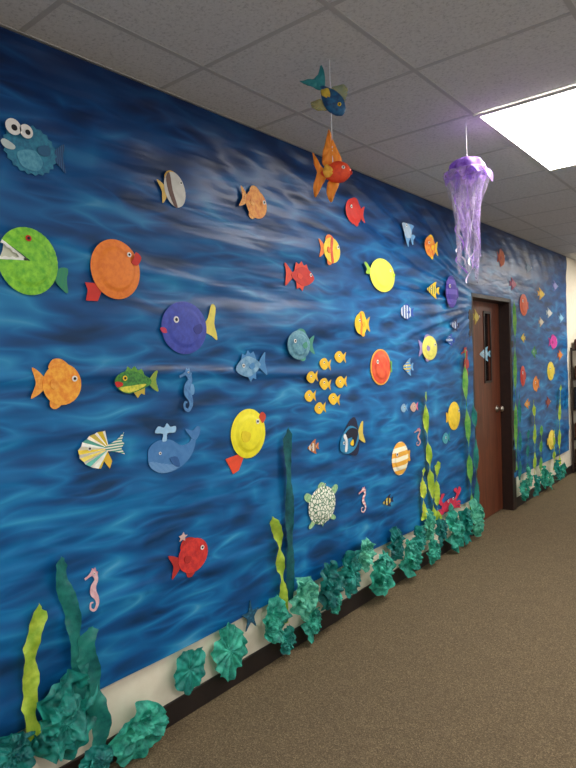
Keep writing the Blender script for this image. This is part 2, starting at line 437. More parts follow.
def seahorse(label, px, py, w, h, mat, fin, flip=False, rot=0, thin=1.0):
    I = Item('paper_seahorse', label, 'seahorse', px, py, w, h, flip, rot)
    I.stroke('body', [(a, b, r * thin) for a, b, r in [(-.12, .42, .06), (.1, .36, .075), (.22, .22, .06), (.02, .08, .09), (.0, -.06, .10), (.18, -.2, .07), (.22, -.34, .05), (.02, -.46, .04), (-.22, -.4, .03), (-.2, -.28, .025), (-.04, -.28, .018)]], mat)
    I.stroke('snout', [(-.08, .38, .045), (-.3, .34, .025), (-.5, .31, .028)], mat, 2)
    I.add('crest', [(0, .42), (-.02, .5), (.12, .47), (.2, .5), (.26, .4), (.36, .38), (.3, .28)], fin, 0)
    if thin >= 1: I.add('back_fin', sm([(.1, .1), (.42, .12), (.5, -.02), (.4, -.12), (.14, -.08)], 3), fin, 0)
    I.eye(-.02, .4, .022)
    return I

red = P('solid', '#d42a1c'); orange = P('solid', '#f07c28'); yellow = P('solid', '#f8cc24'); lime = P('solid', '#c2e02c')
green = P('solid', '#4f9a34'); teal = P('solid', '#1c8a86'); blue = P('solid', '#2a4fb0'); lblue = P('solid', '#6ba2d2')
white = WHITE; purple = P('solid', '#5a48a8'); pink = P('solid', '#e06a8e'); navy = P('solid', '#16244e')

# pufferfish
I = Item('paper_pufferfish', 'round teal-blue spiky pufferfish cutout with googly eyes', 'fish', 34, 151, 66, 52)
bm = P('mottle', '#3089a6', '#1f6a8c', 60)
I.add('body', spike(-.06, 0, .38, .44, 22, 1.1), bm, 1)
I.add('belly', sm([(-.26, -.1), (-.0, .0), (.12, -.2), (.02, -.38), (-.2, -.34)], 4), P('mottle', '#5fa6bc', '#3a8aa8', 70), 2)
I.add('tail', sm([(.28, .03), (.4, .2), (.5, .28), (.46, 0), (.5, -.28), (.4, -.18), (.28, -.05)], 3), P('vstripe', '#2c5f8a', '#1a3c6c', 40), 0)
I.add('side_fin', sm([(.05, .08), (.22, .16), (.24, -.02), (.08, -.06)], 3), P('solid', '#245f86'), 3)
I.add('mouth', sm([(-.5, .02), (-.44, .08), (-.3, .0), (-.32, -.08), (-.44, -.08)], 3), P('solid', '#c9d8d6'), 3)
I.eye(-.33, .32, .15, pr=.38, dx=.1, dy=-.1); I.eye(-.14, .3, .13, pr=.38, dx=.2, dy=-.1)

# green open-mouthed plate fish
I = Item('paper_plate_fish', 'lime green paper plate fish with open pale mouth', 'fish', 34, 262, 72, 68)
gm = P('mottle', '#96dc3c', '#62b830', 45)
I.plate('body', -.08, 0, .42, .49, gm, -178, 148, .014)
I.add('mouth', [(-.06, .0), (-.08 - .38 * math.cos(math.radians(32)), .44 * math.sin(math.radians(32))), (-.42, .12), (-.46, .02), (-.46, -.01)], P('solid', '#d9dcc4'), 0)
def jaw(a, side):
    ca, sa = math.cos(math.radians(a)), math.sin(math.radians(a))
    nx, ny = -sa * side, ca * side; k = 4
    out = [(-.08 + .42 * ca * t, .49 * sa * t) for t in (.1, 1)]
    for i in range(k * 2, -1, -1):
        t = .1 + .9 * i / (2 * k); d = .03 if i % 2 else .05
        out.append((-.08 + .42 * ca * t + nx * d, .49 * sa * t + ny * d))
    return out
I.add('upper_teeth', jaw(148, 1), P('solid', '#fafaf2'), 6)
I.add('lower_teeth', jaw(182, -1), P('solid', '#fafaf2'), 6)
I.add('tail', sm([(.3, -.12), (.4, -.04), (.5, -.06), (.47, -.22), (.48, -.42), (.4, -.38), (.3, -.26)], 3), P('vstripe', '#3a9a5a', '#1f7a6e', 60), 0)
I.eye(-.1, .32, .045, iris=red, layer=12)

# orange plate fish
I = Item('paper_plate_fish', 'orange paper plate fish with small red tail', 'fish', 113, 271, 56, 62, True)
I.plate('body', -.05, .03, .45, .48, P('mottle', '#f88c30', '#ec7a2a', 50), dome=.014)
I.add('tail', [(.28, -.22), (.5, -.22), (.46, -.34), (.5, -.5), (.3, -.5), (.22, -.34)], red, 0)
I.add('mouth', sm([(-.44, .14), (-.5, .26), (-.4, .34), (-.36, .24), (-.3, .16), (-.38, .12)], 3), red, 10)
I.eye(-.26, .28, .04, layer=12)

I = Item('paper_fish', 'grey-white oval fish with brown band and yellow edging', 'fish', 173, 190, 28, 38, True, 15)
I.add('body', ell(-.06, 0, .38, .46), P('solid', '#d6d4cc'), 1)
I.add('brown_band', sm([(.0, .44), (.16, .34), (.2, 0), (.12, -.38), (.0, -.44), (.04, 0)], 3), P('solid', '#6e5248'), 2)
I.add('edge_trim', sm([(-.3, .36), (-.06, .5), (.18, .4), (.26, .1), (.1, .3), (-.1, .36)], 3), P('solid', '#dcb04a'), 0)
I.add('tail', sm(TAIL, 3), P('solid', '#e0bc60'), 0)
I.eye(-.26, .14, .05)
fish('orange patterned paper fish with speckled fins', 254, 203, 28, 34, P('mottle', '#f4ac4c', '#e08038', 60), P('mottle', '#f8c068', '#d8782a', 90), 'round', True, -10)
fish('small red paper plate fish', 355, 212, 20, 28, P('solid', '#d82a1c'), red, 'round', False, 0, True)
fish('yellow fish with red middle stripe and orange fins', 330, 250, 22, 30, P('solid', '#f8d63a'), orange, 'round', True, 0, accent=P('solid', '#e0502c'))
fish('red fish with pointed fins and tail', 300, 276, 30, 30, red, P('solid', '#e8462a'), 'oval', True, 0)
I = Item('paper_plate_fish', 'lime yellow paper plate fish with small green tail', 'fish', 380, 275, 30, 34, True)
I.plate('body', -.08, 0, .42, .49, P('solid', '#ecee58'))
I.add('tail', sm([(.3, .1), (.44, .3), (.5, .26), (.42, .12), (.46, -.02), (.3, .0)], 3), P('solid', '#9ccc3a'), 0)
I.add('mouth', sm([(-.48, .0), (-.5, .1), (-.42, .1), (-.4, -.02)], 3), lime, 3); I.eye(-.3, .16, .04)
fish('thin pale blue and white angled fish', 408, 232, 14, 26, P('solid', '#a8c0d6'), lblue, 'angel', False, -30)
fish('small orange and yellow fish', 431, 247, 14, 24, P('mottle', '#f0a83a', '#e2662a', 40), yellow, 'round')
fish('small yellow striped fish', 433, 290, 13, 17, P('vstripe', '#ecd03a', '#6a7a4a', 10), yellow, 'angel')
fish('small round blue and white fish', 407, 312, 14, 16, P('vstripe', '#cfd8e2', '#2c5aa0', 8), blue, 'round')
fish('round yellow fish with orange stripe and fins', 362, 324, 16, 25, P('solid', '#f2cc2e'), P('solid', '#eab822'), 'round', accent=P('solid', '#e88a2a'))
fish('orange-yellow goldfish with swirl pattern and ragged fins', 58, 384, 52, 50, P('mottle', '#fcb43c', '#ee8c26', 55), P('mottle', '#f8b048', '#e88a26', 60), 'round', True, -5)
I = fish('orange-red plate fish with yellow rim and green tail', 382, 367, 21, 34, P('mottle', '#ea643a', '#dc482e', 20), P('solid', '#6aa850'), 'disc', False)
I.add('rim', ell(-.06, 0, .49, .53), P('solid', '#e8b040'), 0)
fish('small blue fish with yellow belly', 408, 367, 11, 18, P('hstripe', '#5a96d0', '#d8c44a', 14), lblue, 'angel')
fish('grey-blue mottled plate fish with green tail', 301, 345, 28, 32, P('mottle', '#6fa6b4', '#47809a', 40), P('solid', '#4a9a80'), 'round', False, 0, True)
fish('grey-blue shaded paper fish with upright fins', 251, 366, 32, 32, P('mottle', '#8cb8d4', '#5a90b8', 30), P('solid', '#4a8cc4'), 'oval', False, 5)
fish('pale yellow-green oval fish with purple trim', 428, 348, 19, 27, P('solid', '#e6e06a'), P('solid', '#9a8ac0'), 'round', True, 0, True)
I = Item('paper_plate_fish', 'purple-blue plate fish with pale yellow forked tail', 'fish', 190, 328, 56, 54)
I.plate('body', -.1, 0, .4, .48, P('mottle', '#4656bc', '#3c48a4', 40))
I.add('tail', sm([(.24, .04), (.34, .2), (.42, .46), (.5, .4), (.46, .1), (.5, -.1), (.5, -.22), (.4, -.14), (.26, -.06)], 3), P('solid', '#f0e066'), 0)
I.add('mouth', sm([(-.48, -.1), (-.53, -.02), (-.46, -.0), (-.4, -.08)], 3), P('solid', '#c8385a'), 3)
I.add('side_fin', sm([(.02, .0), (.16, .08), (.18, -.06), (.08, -.12)], 3), P('solid', '#333c90'), 9)
I.eye(-.28, .14, .06)
fish('small orange and white striped fish', 313, 447, 12, 15, P('vstripe', '#d8d0c0', '#a8703a', 10), P('solid', '#c8743a'), 'angel')
fish('yellow and white striped paper plate fish', 401, 458, 19, 34, P('hstripe', '#f6efd0', '#e8aa38', 5), P('solid', '#e8a838'), 'disc', False, 0)
fish('small black and yellow striped fish', 388, 501, 11, 13, P('vstripe', '#20242a', '#d0b850', 8), navy, 'angel')
fish('yellow oval paper plate fish', 453, 416, 14, 29, P('solid', '#f0ce34'), P('solid', '#e6b82c'), 'disc', True)
fish('purple ring-shaped plate fish', 452, 292, 13, 32, P('hstripe', '#6a5ab8', '#4a3a98', 4), purple, 'disc')
fish('small dark blue striped fish', 455, 325, 9, 13, P('vstripe', '#b5c4d6', '#1e3c80', 7), navy, 'angel')
fish('small blue and white fish', 450, 340, 9, 13, P('hstripe', '#a8bcd4', '#2c5aa0', 10), blue, 'angel')
fish('small pale fish with pink fins', 414, 407, 8, 11, P('solid', '#c8a898'), pink, 'mini')
fish('small white and blue fish', 404, 408, 7, 10, P('solid', '#8ab0ca'), lblue, 'mini')
fish('small teal paper fish', 446, 438, 8, 13, P('solid', '#4aa0b0'), teal, 'mini')

# green bass
I = Item('paper_fish', 'green and yellow bass cutout with spiny fins and red mouth', 'fish', 137, 382, 44, 32)
I.add('body', sm([(-.5, .06), (-.38, .28), (-.14, .36), (.14, .22), (.32, .06), (.3, -.1), (.05, -.26), (-.2, -.34), (-.4, -.22)], 4), P('mottle', '#4f9a3a', '#2a6a32', 90), 1)
I.add('belly', sm([(-.4, -.14), (-.1, -.1), (.2, -.08), (.05, -.22), (-.2, -.31), (-.36, -.24)], 4), P('mottle', '#e8dc4a', '#aabe3a', 80), 2)
I.add('mouth', sm([(-.5, .04), (-.36, .02), (-.34, -.08), (-.46, -.12)], 3), red, 3)
I.add('dorsal_fin', [(-.26, .3), (-.2, .5), (-.12, .4), (-.04, .5), (.03, .36), (.12, .4), (.2, .14)], P('vstripe', '#7abf3a', '#2a6a2e', 50), 0)
I.add('tail', sm([(.26, .0), (.4, .26), (.5, .32), (.45, 0), (.5, -.34), (.38, -.26), (.26, -.06)], 3), P('vstripe', '#b8c83a', '#2a7a3a', 60), 0)
I.add('belly_fin', [(-.1, -.28), (0, -.5), (.08, -.36), (.16, -.42), (.18, -.12)], P('solid', '#c8b23a'), 0)
I.eye(-.32, .14, .08, iris=yellow)

# fan fish
I = Item('paper_fish', 'accordion-folded white, yellow and teal fan fish', 'fish', 101, 449, 48, 46)
cols = [P('solid', '#f6f6ea'), P('solid', '#f0d43c'), P('solid', '#f8f6ee'), P('solid', '#f2dc66'), P('solid', '#f6f0e0'), P('solid', '#68c0b0'), P('solid', '#f4f6ec')]
n = 16
for i in range(n):
    a0 = math.radians(98 + 150 * i / n); a1 = math.radians(98 + 150 * (i + 1) / n)
    c = (.16, -.02)
    def rad_(a):
        d = abs(math.degrees(a) - 178); return .66 - .0022 * d
    pts = [c, (c[0] + rad_(a0) * math.cos(a0), c[1] + rad_(a0) * .85 * math.sin(a0)), (c[0] + rad_(a1) * math.cos(a1), c[1] + rad_(a1) * .85 * math.sin(a1))]
    q = [I.T(*p) for p in pts]; e = .010
    vs = [(.004, *q[0]), (.004 + (e if i % 2 else 0), *q[1]), (.004 + (0 if i % 2 else e), *q[2])]
    mesh_obj('pleat', vs, [(0, 1, 2)], cols[i % 7], I.root)
I.add('tail', [(.08, .04), (.34, .16), (.5, .3), (.44, .12), (.5, .04), (.42, -.04), (.5, -.2), (.34, -.12), (.08, -.05)], P('hstripe', '#f0ead8', '#4aa090', 30), 3)
I.add('belly_fin', [(.0, -.2), (.16, -.46), (.22, -.3), (.14, -.1)], P('solid', '#ecc03a'), 1)
I.eye(-.28, .06, .05, layer=9)

# whale
I = Item('paper_whale', 'blue whale cutout with raised tail and water spout', 'whale', 175, 447, 54, 50)
wm = P('mottle', '#4a84be', '#3f7ab6', 30)
I.add('body', sm([(-.5, -.1), (-.46, .08), (-.3, .18), (-.08, .16), (.1, .02), (.26, .04), (.34, .16), (.4, .12), (.36, -.1), (.22, -.32), (-.02, -.46), (-.28, -.46), (-.46, -.32)], 4), wm, 1)
I.add('tail', sm([(.34, .1), (.24, .24), (.2, .34), (.34, .28), (.44, .36), (.5, .3), (.46, .16), (.4, .08)], 3), wm, 2)
I.add('side_fin', sm([(-.12, -.2), (.02, -.2), (.06, -.4), (-.04, -.36)], 3), P('solid', '#2a5f9c'), 3)
I.add('belly', sm([(-.48, -.2), (-.2, -.3), (.05, -.38), (-.05, -.45), (-.28, -.46), (-.44, -.34)], 3), P('hstripe', '#7aa8d4', '#4a80ba', 60), 2)
I.add('water_spout', sm([(-.24, .16), (-.22, .3), (-.36, .34), (-.3, .46), (-.2, .42), (-.14, .5), (-.08, .42), (.02, .42), (.0, .3), (-.14, .3), (-.16, .16)], 3), P('solid', '#9fcdf0'), 2)
I.eye(-.32, -.06, .03)

# yellow fish with red fins
I = Item('paper_plate_fish', 'bright yellow plate fish with red-orange tail and lips', 'fish', 246, 440, 42, 62, True)
I.plate('body', -.06, .1, .42, .4, P('solid', '#fcf028'), dome=.014)
I.add('tail', [(.16, -.2), (.5, -.24), (.42, -.36), (.34, -.5), (.2, -.46), (.08, -.28)], P('solid', '#f04e2a'), 0)
I.add('mouth', sm([(-.42, .24), (-.5, .34), (-.42, .42), (-.34, .38), (-.3, .26)], 3), P('solid', '#d8482a'), 3)
I.add('side_fin', sm([(-.06, .1), (.14, .16), (.14, .0), (.0, -.02)], 3), P('solid', '#f0d820'), 11)
I.eye(-.24, .28, .04, layer=11)

# dark banded fish
I = Item('paper_fish', 'black, white and teal-blue fish with yellow accents', 'fish', 352, 438, 26, 38, False, 8)
I.add('body', sm([(-.5, -.1), (-.36, .18), (-.08, .34), (.16, .24), (.26, .06), (.24, -.12), (.08, -.3), (-.16, -.36), (-.38, -.28)], 4), P('solid', '#2a86b4'), 1)
I.add('dorsal_fin', sm([(-.3, .2), (-.06, .46), (.2, .5), (.26, .12), (0, .28)], 3), P('solid', '#141c3c'), 0)
I.add('belly_fin', sm([(-.2, -.3), (.04, -.5), (.2, -.42), (.22, -.14)], 3), P('solid', '#141c3c'), 0)
I.add('back_stripe', sm([(-.3, .14), (-.06, .28), (.2, .18), (.22, .02), (.06, -.22), (-.04, -.2), (.0, .02), (-.2, .04)], 3), P('solid', '#10142a'), 2)
I.add('white_band', sm([(-.34, .14), (-.26, .2), (-.2, 0), (-.26, -.26), (-.34, -.24), (-.28, 0)], 3), P('solid', '#e4e6e4'), 3)
I.add('tail', sm([(.22, .02), (.38, .26), (.5, .3), (.44, 0), (.5, -.28), (.38, -.22), (.22, -.06)], 3), P('solid', '#d8c050'), 0)
I.add('side_fin', sm([(-.12, -.1), (.0, -.04), (.0, -.18), (-.08, -.18)], 3), yellow, 4)
I.eye(-.4, .0, .04)

# school
ym = P('solid', '#f4c82e')
for (x, y) in [(340, 357), (325, 364), (312, 377), (325, 384), (341, 382), (310, 396), (334, 399), (320, 408)]:
    fish('small plain yellow fish swimming in a school', x, y, 12, 14, ym, P('solid', '#ecb822'), 'mini', False, random.uniform(-10, 10), group='school of small yellow fish')

# turtle
I = Item('paper_turtle', 'cream and green mosaic-shelled sea turtle cutout', 'turtle', 322, 505, 34, 46)
I.plate('shell', 0, 0, .40, .41, P('scales', '#f0f0e0', '#3c7a54', 42), dome=.014)
sk = P('mottle', '#b4d8a0', '#74ac78', 70)
I.add('head', sm([(-.08, .36), (-.1, .44), (0, .5), (.1, .44), (.08, .36)], 3), sk, 0)
for nm, q in (('flipper', [(-.28, .26), (-.42, .36), (-.5, .3), (-.46, .2), (-.34, .14)]), ('flipper', [(.28, .26), (.42, .36), (.5, .3), (.46, .2), (.34, .14)]),
              ('flipper', [(-.28, -.26), (-.4, -.36), (-.36, -.42), (-.22, -.34)]), ('flipper', [(.28, -.26), (.4, -.36), (.36, -.42), (.22, -.34)])):
    I.add(nm, sm(q, 3), sk, 0)
I.add('tail', [(-.04, -.38), (0, -.48), (.04, -.38)], sk, 0)
I.eye(-.04, .45, .02); I.eye(.05, .45, .02)

# red crowned fish
I = fish('red round fish wearing a small star crown', 190, 557, 40, 40, P('mottle', '#e03a30', '#c02a2c', 50), P('solid', '#b82a24'), 'round', True, 8)
I.add('crown', spike(.1, .58, .12, .12, 5, .5), P('solid', '#d9b8b0'), 1)

seahorse('light blue seahorse with curled tail', 187, 390, 15, 44, P('mottle', '#5a94c8', '#4276b0', 60), lblue)
seahorse('pale pink thin seahorse with curled tail', 93, 590, 16, 44, P('mottle', '#ecc8cc', '#dea8b0', 60), P('solid', '#e0a0ac'), thin=.78)
seahorse('small pink and white striped seahorse', 363, 500, 9, 26, P('hstripe', '#f0ddd8', '#e09a9c', 14), P('solid', '#e0a0a8'), thin=.75)
seahorse('small red seahorse with curled tail', 465, 364, 8, 34, P('solid', '#a83430'), P('solid', '#b03a34'))
seahorse('small pale pink paper seahorse', 418, 437, 8, 18, P('solid', '#d09a94'), pink, thin=.8)

# starfish
I = Item('paper_starfish', 'dark teal starfish cutout low on the backdrop', 'starfish', 250, 616, 18, 32)
I.add('body', sm([(.5 * math.sin(math.pi * i / 5) * (1 if i % 2 == 0 else .4), .5 * math.cos(math.pi * i / 5) * (1 if i % 2 == 0 else .4)) for i in range(10)], 3), P('dots', '#154a64', '#2c6a86', 60), 1, .004)

# crab
I = Item('paper_crab', 'pinkish red crab cutout with raised claws', 'crab', 449, 503, 25, 25)
cr = P('mottle', '#e03054', '#c02444', 30)
I.add('body', ell(0, -.08, .3, .24), cr, 1)
for s in (-1, 1):
    I.add('claw', sm([(s * .22, .06), (s * .3, .24), (s * .18, .44), (s * .3, .5), (s * .34, .36), (s * .42, .5), (s * .5, .34), (s * .4, .16), (s * .3, .02)], 3), cr, 2)
    for k in range(3):
        I.add('leg', [(s * .22, -.12 - k * .06), (s * .42, -.06 - k * .12), (s * .5, -.22 - k * .12), (s * .4, -.14 - k * .12), (s * .2, -.2 - k * .05)], cr, 0)
    I.eye(s * .1, .14, .06)

# fish above and on the door, and beyond it
fish('white and blue small fish taped on the door', 485, 354, 11, 15, P('solid', '#a4c8da'), P('solid', '#7fb4cc'), 'angel', plane=-.083)
far = [('orange fish with red fins above the door', 501, 258, 8, 18, '#c8602e', '#a83a2a', 'round'), ('small pink fish beside the door frame', 513, 284, 7, 13, '#c87a8a', '#b05070', 'angel'),
       ('small yellow fish taped on the door', 476, 317, 6, 16, '#c8b450', '#a89030', 'angel'),
       ('grey-blue fish near the ceiling', 528, 268, 6, 11, '#7e96ac', '#5a7a96', 'angel'), ('yellow fish near the ceiling', 541, 294, 7, 12, '#e8c43a', '#d8a42a', 'angel'),
       ('red-orange round plate fish', 524, 305, 9, 22, '#e0643c', '#c23a2e', 'disc'), ('small pale white paper fish', 549, 313, 6, 11, '#d4d4cc', '#a0b0b8', 'angel'),
       ('bright magenta round paper fish', 553, 342, 9, 15, '#d838a0', '#b42888', 'round'), ('yellow round paper plate fish', 551, 371, 8, 19, '#ecd444', '#d0b034', 'disc'),
       ('orange fish with ragged fins', 536, 384, 7, 16, '#ea903a', '#cc6c2e', 'round'), ('small red plate fish', 523, 376, 6, 21, '#c44434', '#a02c28', 'disc'),
       ('small lavender paper fish', 555, 286, 5, 11, '#9a9ad0', '#7a7ac0', 'angel'), ('small green spotted fish', 534, 352, 6, 13, '#58a068', '#3a8048', 'angel'),
       ('yellow plate fish low on the wall', 551, 440, 8, 20, '#f0d658', '#d0b038', 'disc'), ('orange small fish beside seaweed', 527, 404, 6, 11, '#e09c3e', '#c87c2e', 'angel'),
       ('small red-brown paper fish', 548, 402, 5, 12, '#a0503e', '#803028', 'angel'), ('small light blue paper fish', 561, 318, 5, 10, '#8ac0dc', '#6aa0c8', 'angel'),
       ('small cream paper fish', 541, 322, 5, 10, '#dcd4b8', '#c0a890', 'angel'), ('tiny orange paper fish', 560, 355, 5, 11, '#e0883a', '#c8682e', 'angel'),
       ('tiny yellow fish near the door frame', 523, 338, 5, 10, '#e0c848', '#c8a838', 'angel')]
for (lb, x, y, w, h, c1, c2, st) in far:
    pl = -.083 if 'on the door' in lb else None
    fish(lb, x, y, w, h, P('solid', c1), P('solid', c2), st, random.random() < .5, plane=pl, er=.07)

# ------------------------------------------------------------------ seaweed streamers
def seaweed(label, px, yt, yb, wpx, mat, turns=3, lean=0, sway=.3, off=.004, group=None, amp=.7):
    pb = on_wall(px, yb, .05); pt = on_wall(px + lean, yt, .05); D = depth(pb); w = wpx * D / F
    n = 140; m = 6; vs, fs = [], []
    sx = max(S(pb.y, pb.z + (pt.z - pb.z) * k / 20) for k in range(21)); sd = random.random() * 10
    L = pt.z - pb.z
    for i in range(n + 1):
        t = i / n; ph = turns * math.pi * t + sd + 1.6 * noise.noise(Vector((t * 4, sd, 0)))
        ww = w * (1 + .16 * noise.noise(Vector((t * 7, sd, 4)))) * (1 if t < .95 else max(.3, (1 - t) / .05))
        cy = (pt.y - pb.y) * t + sway * w * (math.sin(t * 6 + sd) + .5 * math.sin(t * 13 + sd)); cx = w * .5 + off
        a = .15 + amp * math.sin(ph)
        for j in range(m + 1):
            s = (j / m - .5); edge = abs(s) * 2
            cr = .0015 * edge * math.sin(i * .6 + (3 if s > 0 else 0)) + .22 * w * (s * s - .25) * math.cos(ph)
            vs.append((max(cx + s * ww * math.sin(a) + cr, .001), cy + s * ww * math.cos(a) * 1.25, L * t + .5 * w * s * math.sin(ph)))
    for i in range(n):
        for j in range(m):
            o = i * (m + 1) + j; fs.append((o, o + 1, o + m + 2, o + m + 1))
    o = mesh_obj('crepe_seaweed', vs, fs, mat, None, True); o.location = (sx, pb.y, pb.z)
    tag(o, label, 'seaweed', group)
lg = crepe('#98c434', '#d0e650', bs=.2); tg = crepe('#146a68', '#2a9484', bs=.2); mg = crepe('#4aa048', '#8cc858', bs=.2); dg = crepe('#0e4e58', '#1c7474', bs=.2)
seaweed('yellow-green twisted crepe seaweed streamer', 30, 606, 745, 13, lg, 5, 4)
seaweed('teal twisted crepe seaweed streamer', 78, 556, 700, 13, tg, 4, -14)
seaweed('wide teal crepe seaweed streamer beside coral', 94, 625, 745, 16, tg, 3, -7, off=.02)
seaweed('lime twisted crepe seaweed streamer', 287, 516, 622, 8, lg, 6, -14)
seaweed('dark teal tall crepe seaweed streamer', 290, 428, 600, 8, dg, 5, -2, sway=.12, amp=.4)
seaweed('tall lime crepe seaweed streamer', 433, 392, 522, 6, lg, 8, -8)
seaweed('short lime crepe seaweed streamer', 423, 468, 520, 6, crepe('#b8dc38', '#ecf05c', bs=.2), 4, 0)
seaweed('yellow-green short seaweed streamer', 438, 462, 520, 5.5, lg, 4, -2)
seaweed('tall green seaweed streamer by the door', 471, 350, 520, 5.5, mg, 8, -7)
seaweed('teal seaweed streamer by the door', 477, 400, 520, 5.5, tg, 6, -4)
for (a, t, b_, w, m, l) in [(517, 300, 470, 3.4, mg, -3), (520, 390, 480, 3.4, tg, 0), (535, 400, 475, 3.4, lg, -1), (541, 425, 478, 3.2, mg, 0), (559, 385, 465, 3.2, lg, 1), (554, 430, 470, 3, lg, 0), (528, 430, 482, 3.2, tg, 0)]:
    seaweed('green crepe seaweed streamer beyond the door', a, t, b_, w, m, 6, l, group='seaweed beyond the door')

# ------------------------------------------------------------------ tissue-paper coral
def coral(label, px, py, wpx, hpx, mat, off=.03, group=None, flat=False, k=None, tilt=0):
    p0 = on_wall(px, py, off + .03); D = depth(p0); Rz = hpx * D / F / 2; Ry = wpx * D / F / 2 * 1.15
    sd = random.random() * 50; vs, fs = [], []
    layers = 1 if flat else 2
    nr, nt = 16, 96
    R = max(Rz, .05)
    for l in range(layers):
        sc = 1 - .34 * l; k1 = (k or random.choice((4, 5, 6))) + l; ph = random.random() * 6; o = len(vs); amp = (.24 if flat else .36) * R
        oy, oz = (random.uniform(-.22, .22) * l, random.uniform(-.22, .22) * l)
        for i in range(nr + 1):
            r = i / nr
            for j in range(nt):
                a = 2 * math.pi * j / nt; ca, sa = math.cos(a), math.sin(a)
                q = Vector((ca * r * 1.3 + sd, sa * r * 1.3, l * 3.1)); wv = noise.noise_vector(q) * .9
                n1 = noise.noise(q * 1.1 + wv); n2 = 1 - abs(noise.noise(q * 1.9 + wv * 1.5)) * 2
                n3 = noise.noise(q * 4.0 + wv * 2)
                rimn = noise.noise(Vector((ca * 1.4 + sd, sa * 1.4, l * 5))); rim2 = noise.noise(Vector((ca * 3.4 + sd, sa * 3.4, l * 5 + 9)))
                rad = r * sc * (1 + .26 * rimn + .16 * rim2)
                pleat = math.sin((k1 * 2) * a + 4 * n1) * .13 * min(1, r * 1.5)
                if flat:
                    x = amp * (.6 * n1 + .3 * math.sin(k1 * 2 * a + 2 * n1) * r + .35 * n2 * r + .15 * n3 * r)
                else:
                    x = l * .2 * R + amp * (.8 * n1 * (.4 + r) + .45 * n2 + pleat + .16 * n3 * r + .2 * r * r - .2 * r ** 5)
                vs.append((x, (rad * ca + oy) * Ry, (rad * sa + oz) * Rz))
        for i in range(nr):
            for j in range(nt):
                fs.append((o + i * nt + j, o + i * nt + (j + 1) % nt, o + (i + 1) * nt + (j + 1) % nt, o + (i + 1) * nt + j))
    mnx = min(v[0] for v in vs)
    vs = [(v[0] - mnx, v[1], v[2]) for v in vs]
    mz = min(v[2] for v in vs)
    z = max(p0.z, -mz + .004)
    base = surf_x(p0.y, z, Ry, Rz) if z > .30 else .014
    o = mesh_obj('tissue_paper_coral', vs, fs, mat, None, True); o.location = (max(base, off), p0.y, z)
    o.rotation_euler = (tilt, 0, 0)
    tag(o, label, 'paper coral', group)
t1 = crepe('#0c6c68', '#2cac9c'); t2 = crepe('#107c70', '#4accb0', sc=20); t3 = crepe('#0a5c62', '#1f948a'); t4 = crepe('#1e907c', '#7addbc', sc=24)
coral('large crumpled teal tissue-paper coral', 65, 716, 62, 78, t1)
coral('crumpled dark teal tissue coral near the floor', 12, 756, 44, 54, t3)
coral('crumpled teal tissue coral leaning on baseboard', 140, 734, 58, 50, t2, .05, k=4)
coral('small crumpled teal tissue coral on the carpet', 98, 764, 38, 30, t3, .1)
coral('flat round dark teal tissue rosette', 193, 671, 36, 42, t1, .03, flat=True, k=5)
coral('large pleated teal tissue rosette', 232, 652, 38, 54, t2, .03, flat=True, k=6)
mid = [(275, 620, 32, 46), (290, 640, 20, 26), (303, 596, 32, 44), (312, 626, 22, 34), (327, 585, 32, 48), (337, 602, 18, 26), (348, 572, 32, 46), (366, 556, 24, 34), (381, 572, 32, 46),
       (395, 544, 22, 34), (409, 558, 26, 36), (418, 541, 20, 32), (429, 526, 18, 30), (432, 552, 18, 26), (441, 532, 15, 28), (452, 537, 19, 44), (464, 525, 19, 37), (474, 518, 15, 36)]
for i, (x, y, w, h) in enumerate(mid):
    coral(random.choice(['crumpled teal tissue-paper coral along the baseboard', 'bunched sea-green tissue coral along the baseboard']), x, y, w, h, (t2, t1, t4, t2, t3)[i % 5], .03 + .015 * (i % 3), 'tissue coral row along the baseboard')
for i, (x, y, w, h) in enumerate([(523, 490, 11, 22), (529, 478, 9, 20), (536, 485, 10, 20), (544, 477, 10, 22), (551, 480, 9, 16), (557, 470, 10, 22), (563, 470, 8, 16)]):
    coral('small teal tissue coral beyond the door', x, y, w, h, (t2, t4, t1)[i % 3], .03 + .02 * (i % 3), 'tissue coral beyond the door')

# ------------------------------------------------------------------ hanging things
def tube(name, pts, r, mat, parent=None, n=6):
    vs, fs = [], []
    for i, p in enumerate(pts):
        a = Vector(pts[max(i - 1, 0)]); b = Vector(pts[min(i + 1, len(pts) - 1)]); d = (b - a).normalized()
        u = d.cross(Vector((0, 1, 0.01))).normalized(); v = d.cross(u)
        for k in range(n):
            an = 2 * math.pi * k / n; vs.append(Vector(p) + r * (math.cos(an) * u + math.sin(an) * v))
    for i in range(len(pts) - 1):
        for k in range(n): fs.append((i * n + k, i * n + (k + 1) % n, (i + 1) * n + (k + 1) % n, (i + 1) * n + k))
    return mesh_obj(name, vs, fs, mat, parent, True)
thread = P('solid', '#f0f0f4')

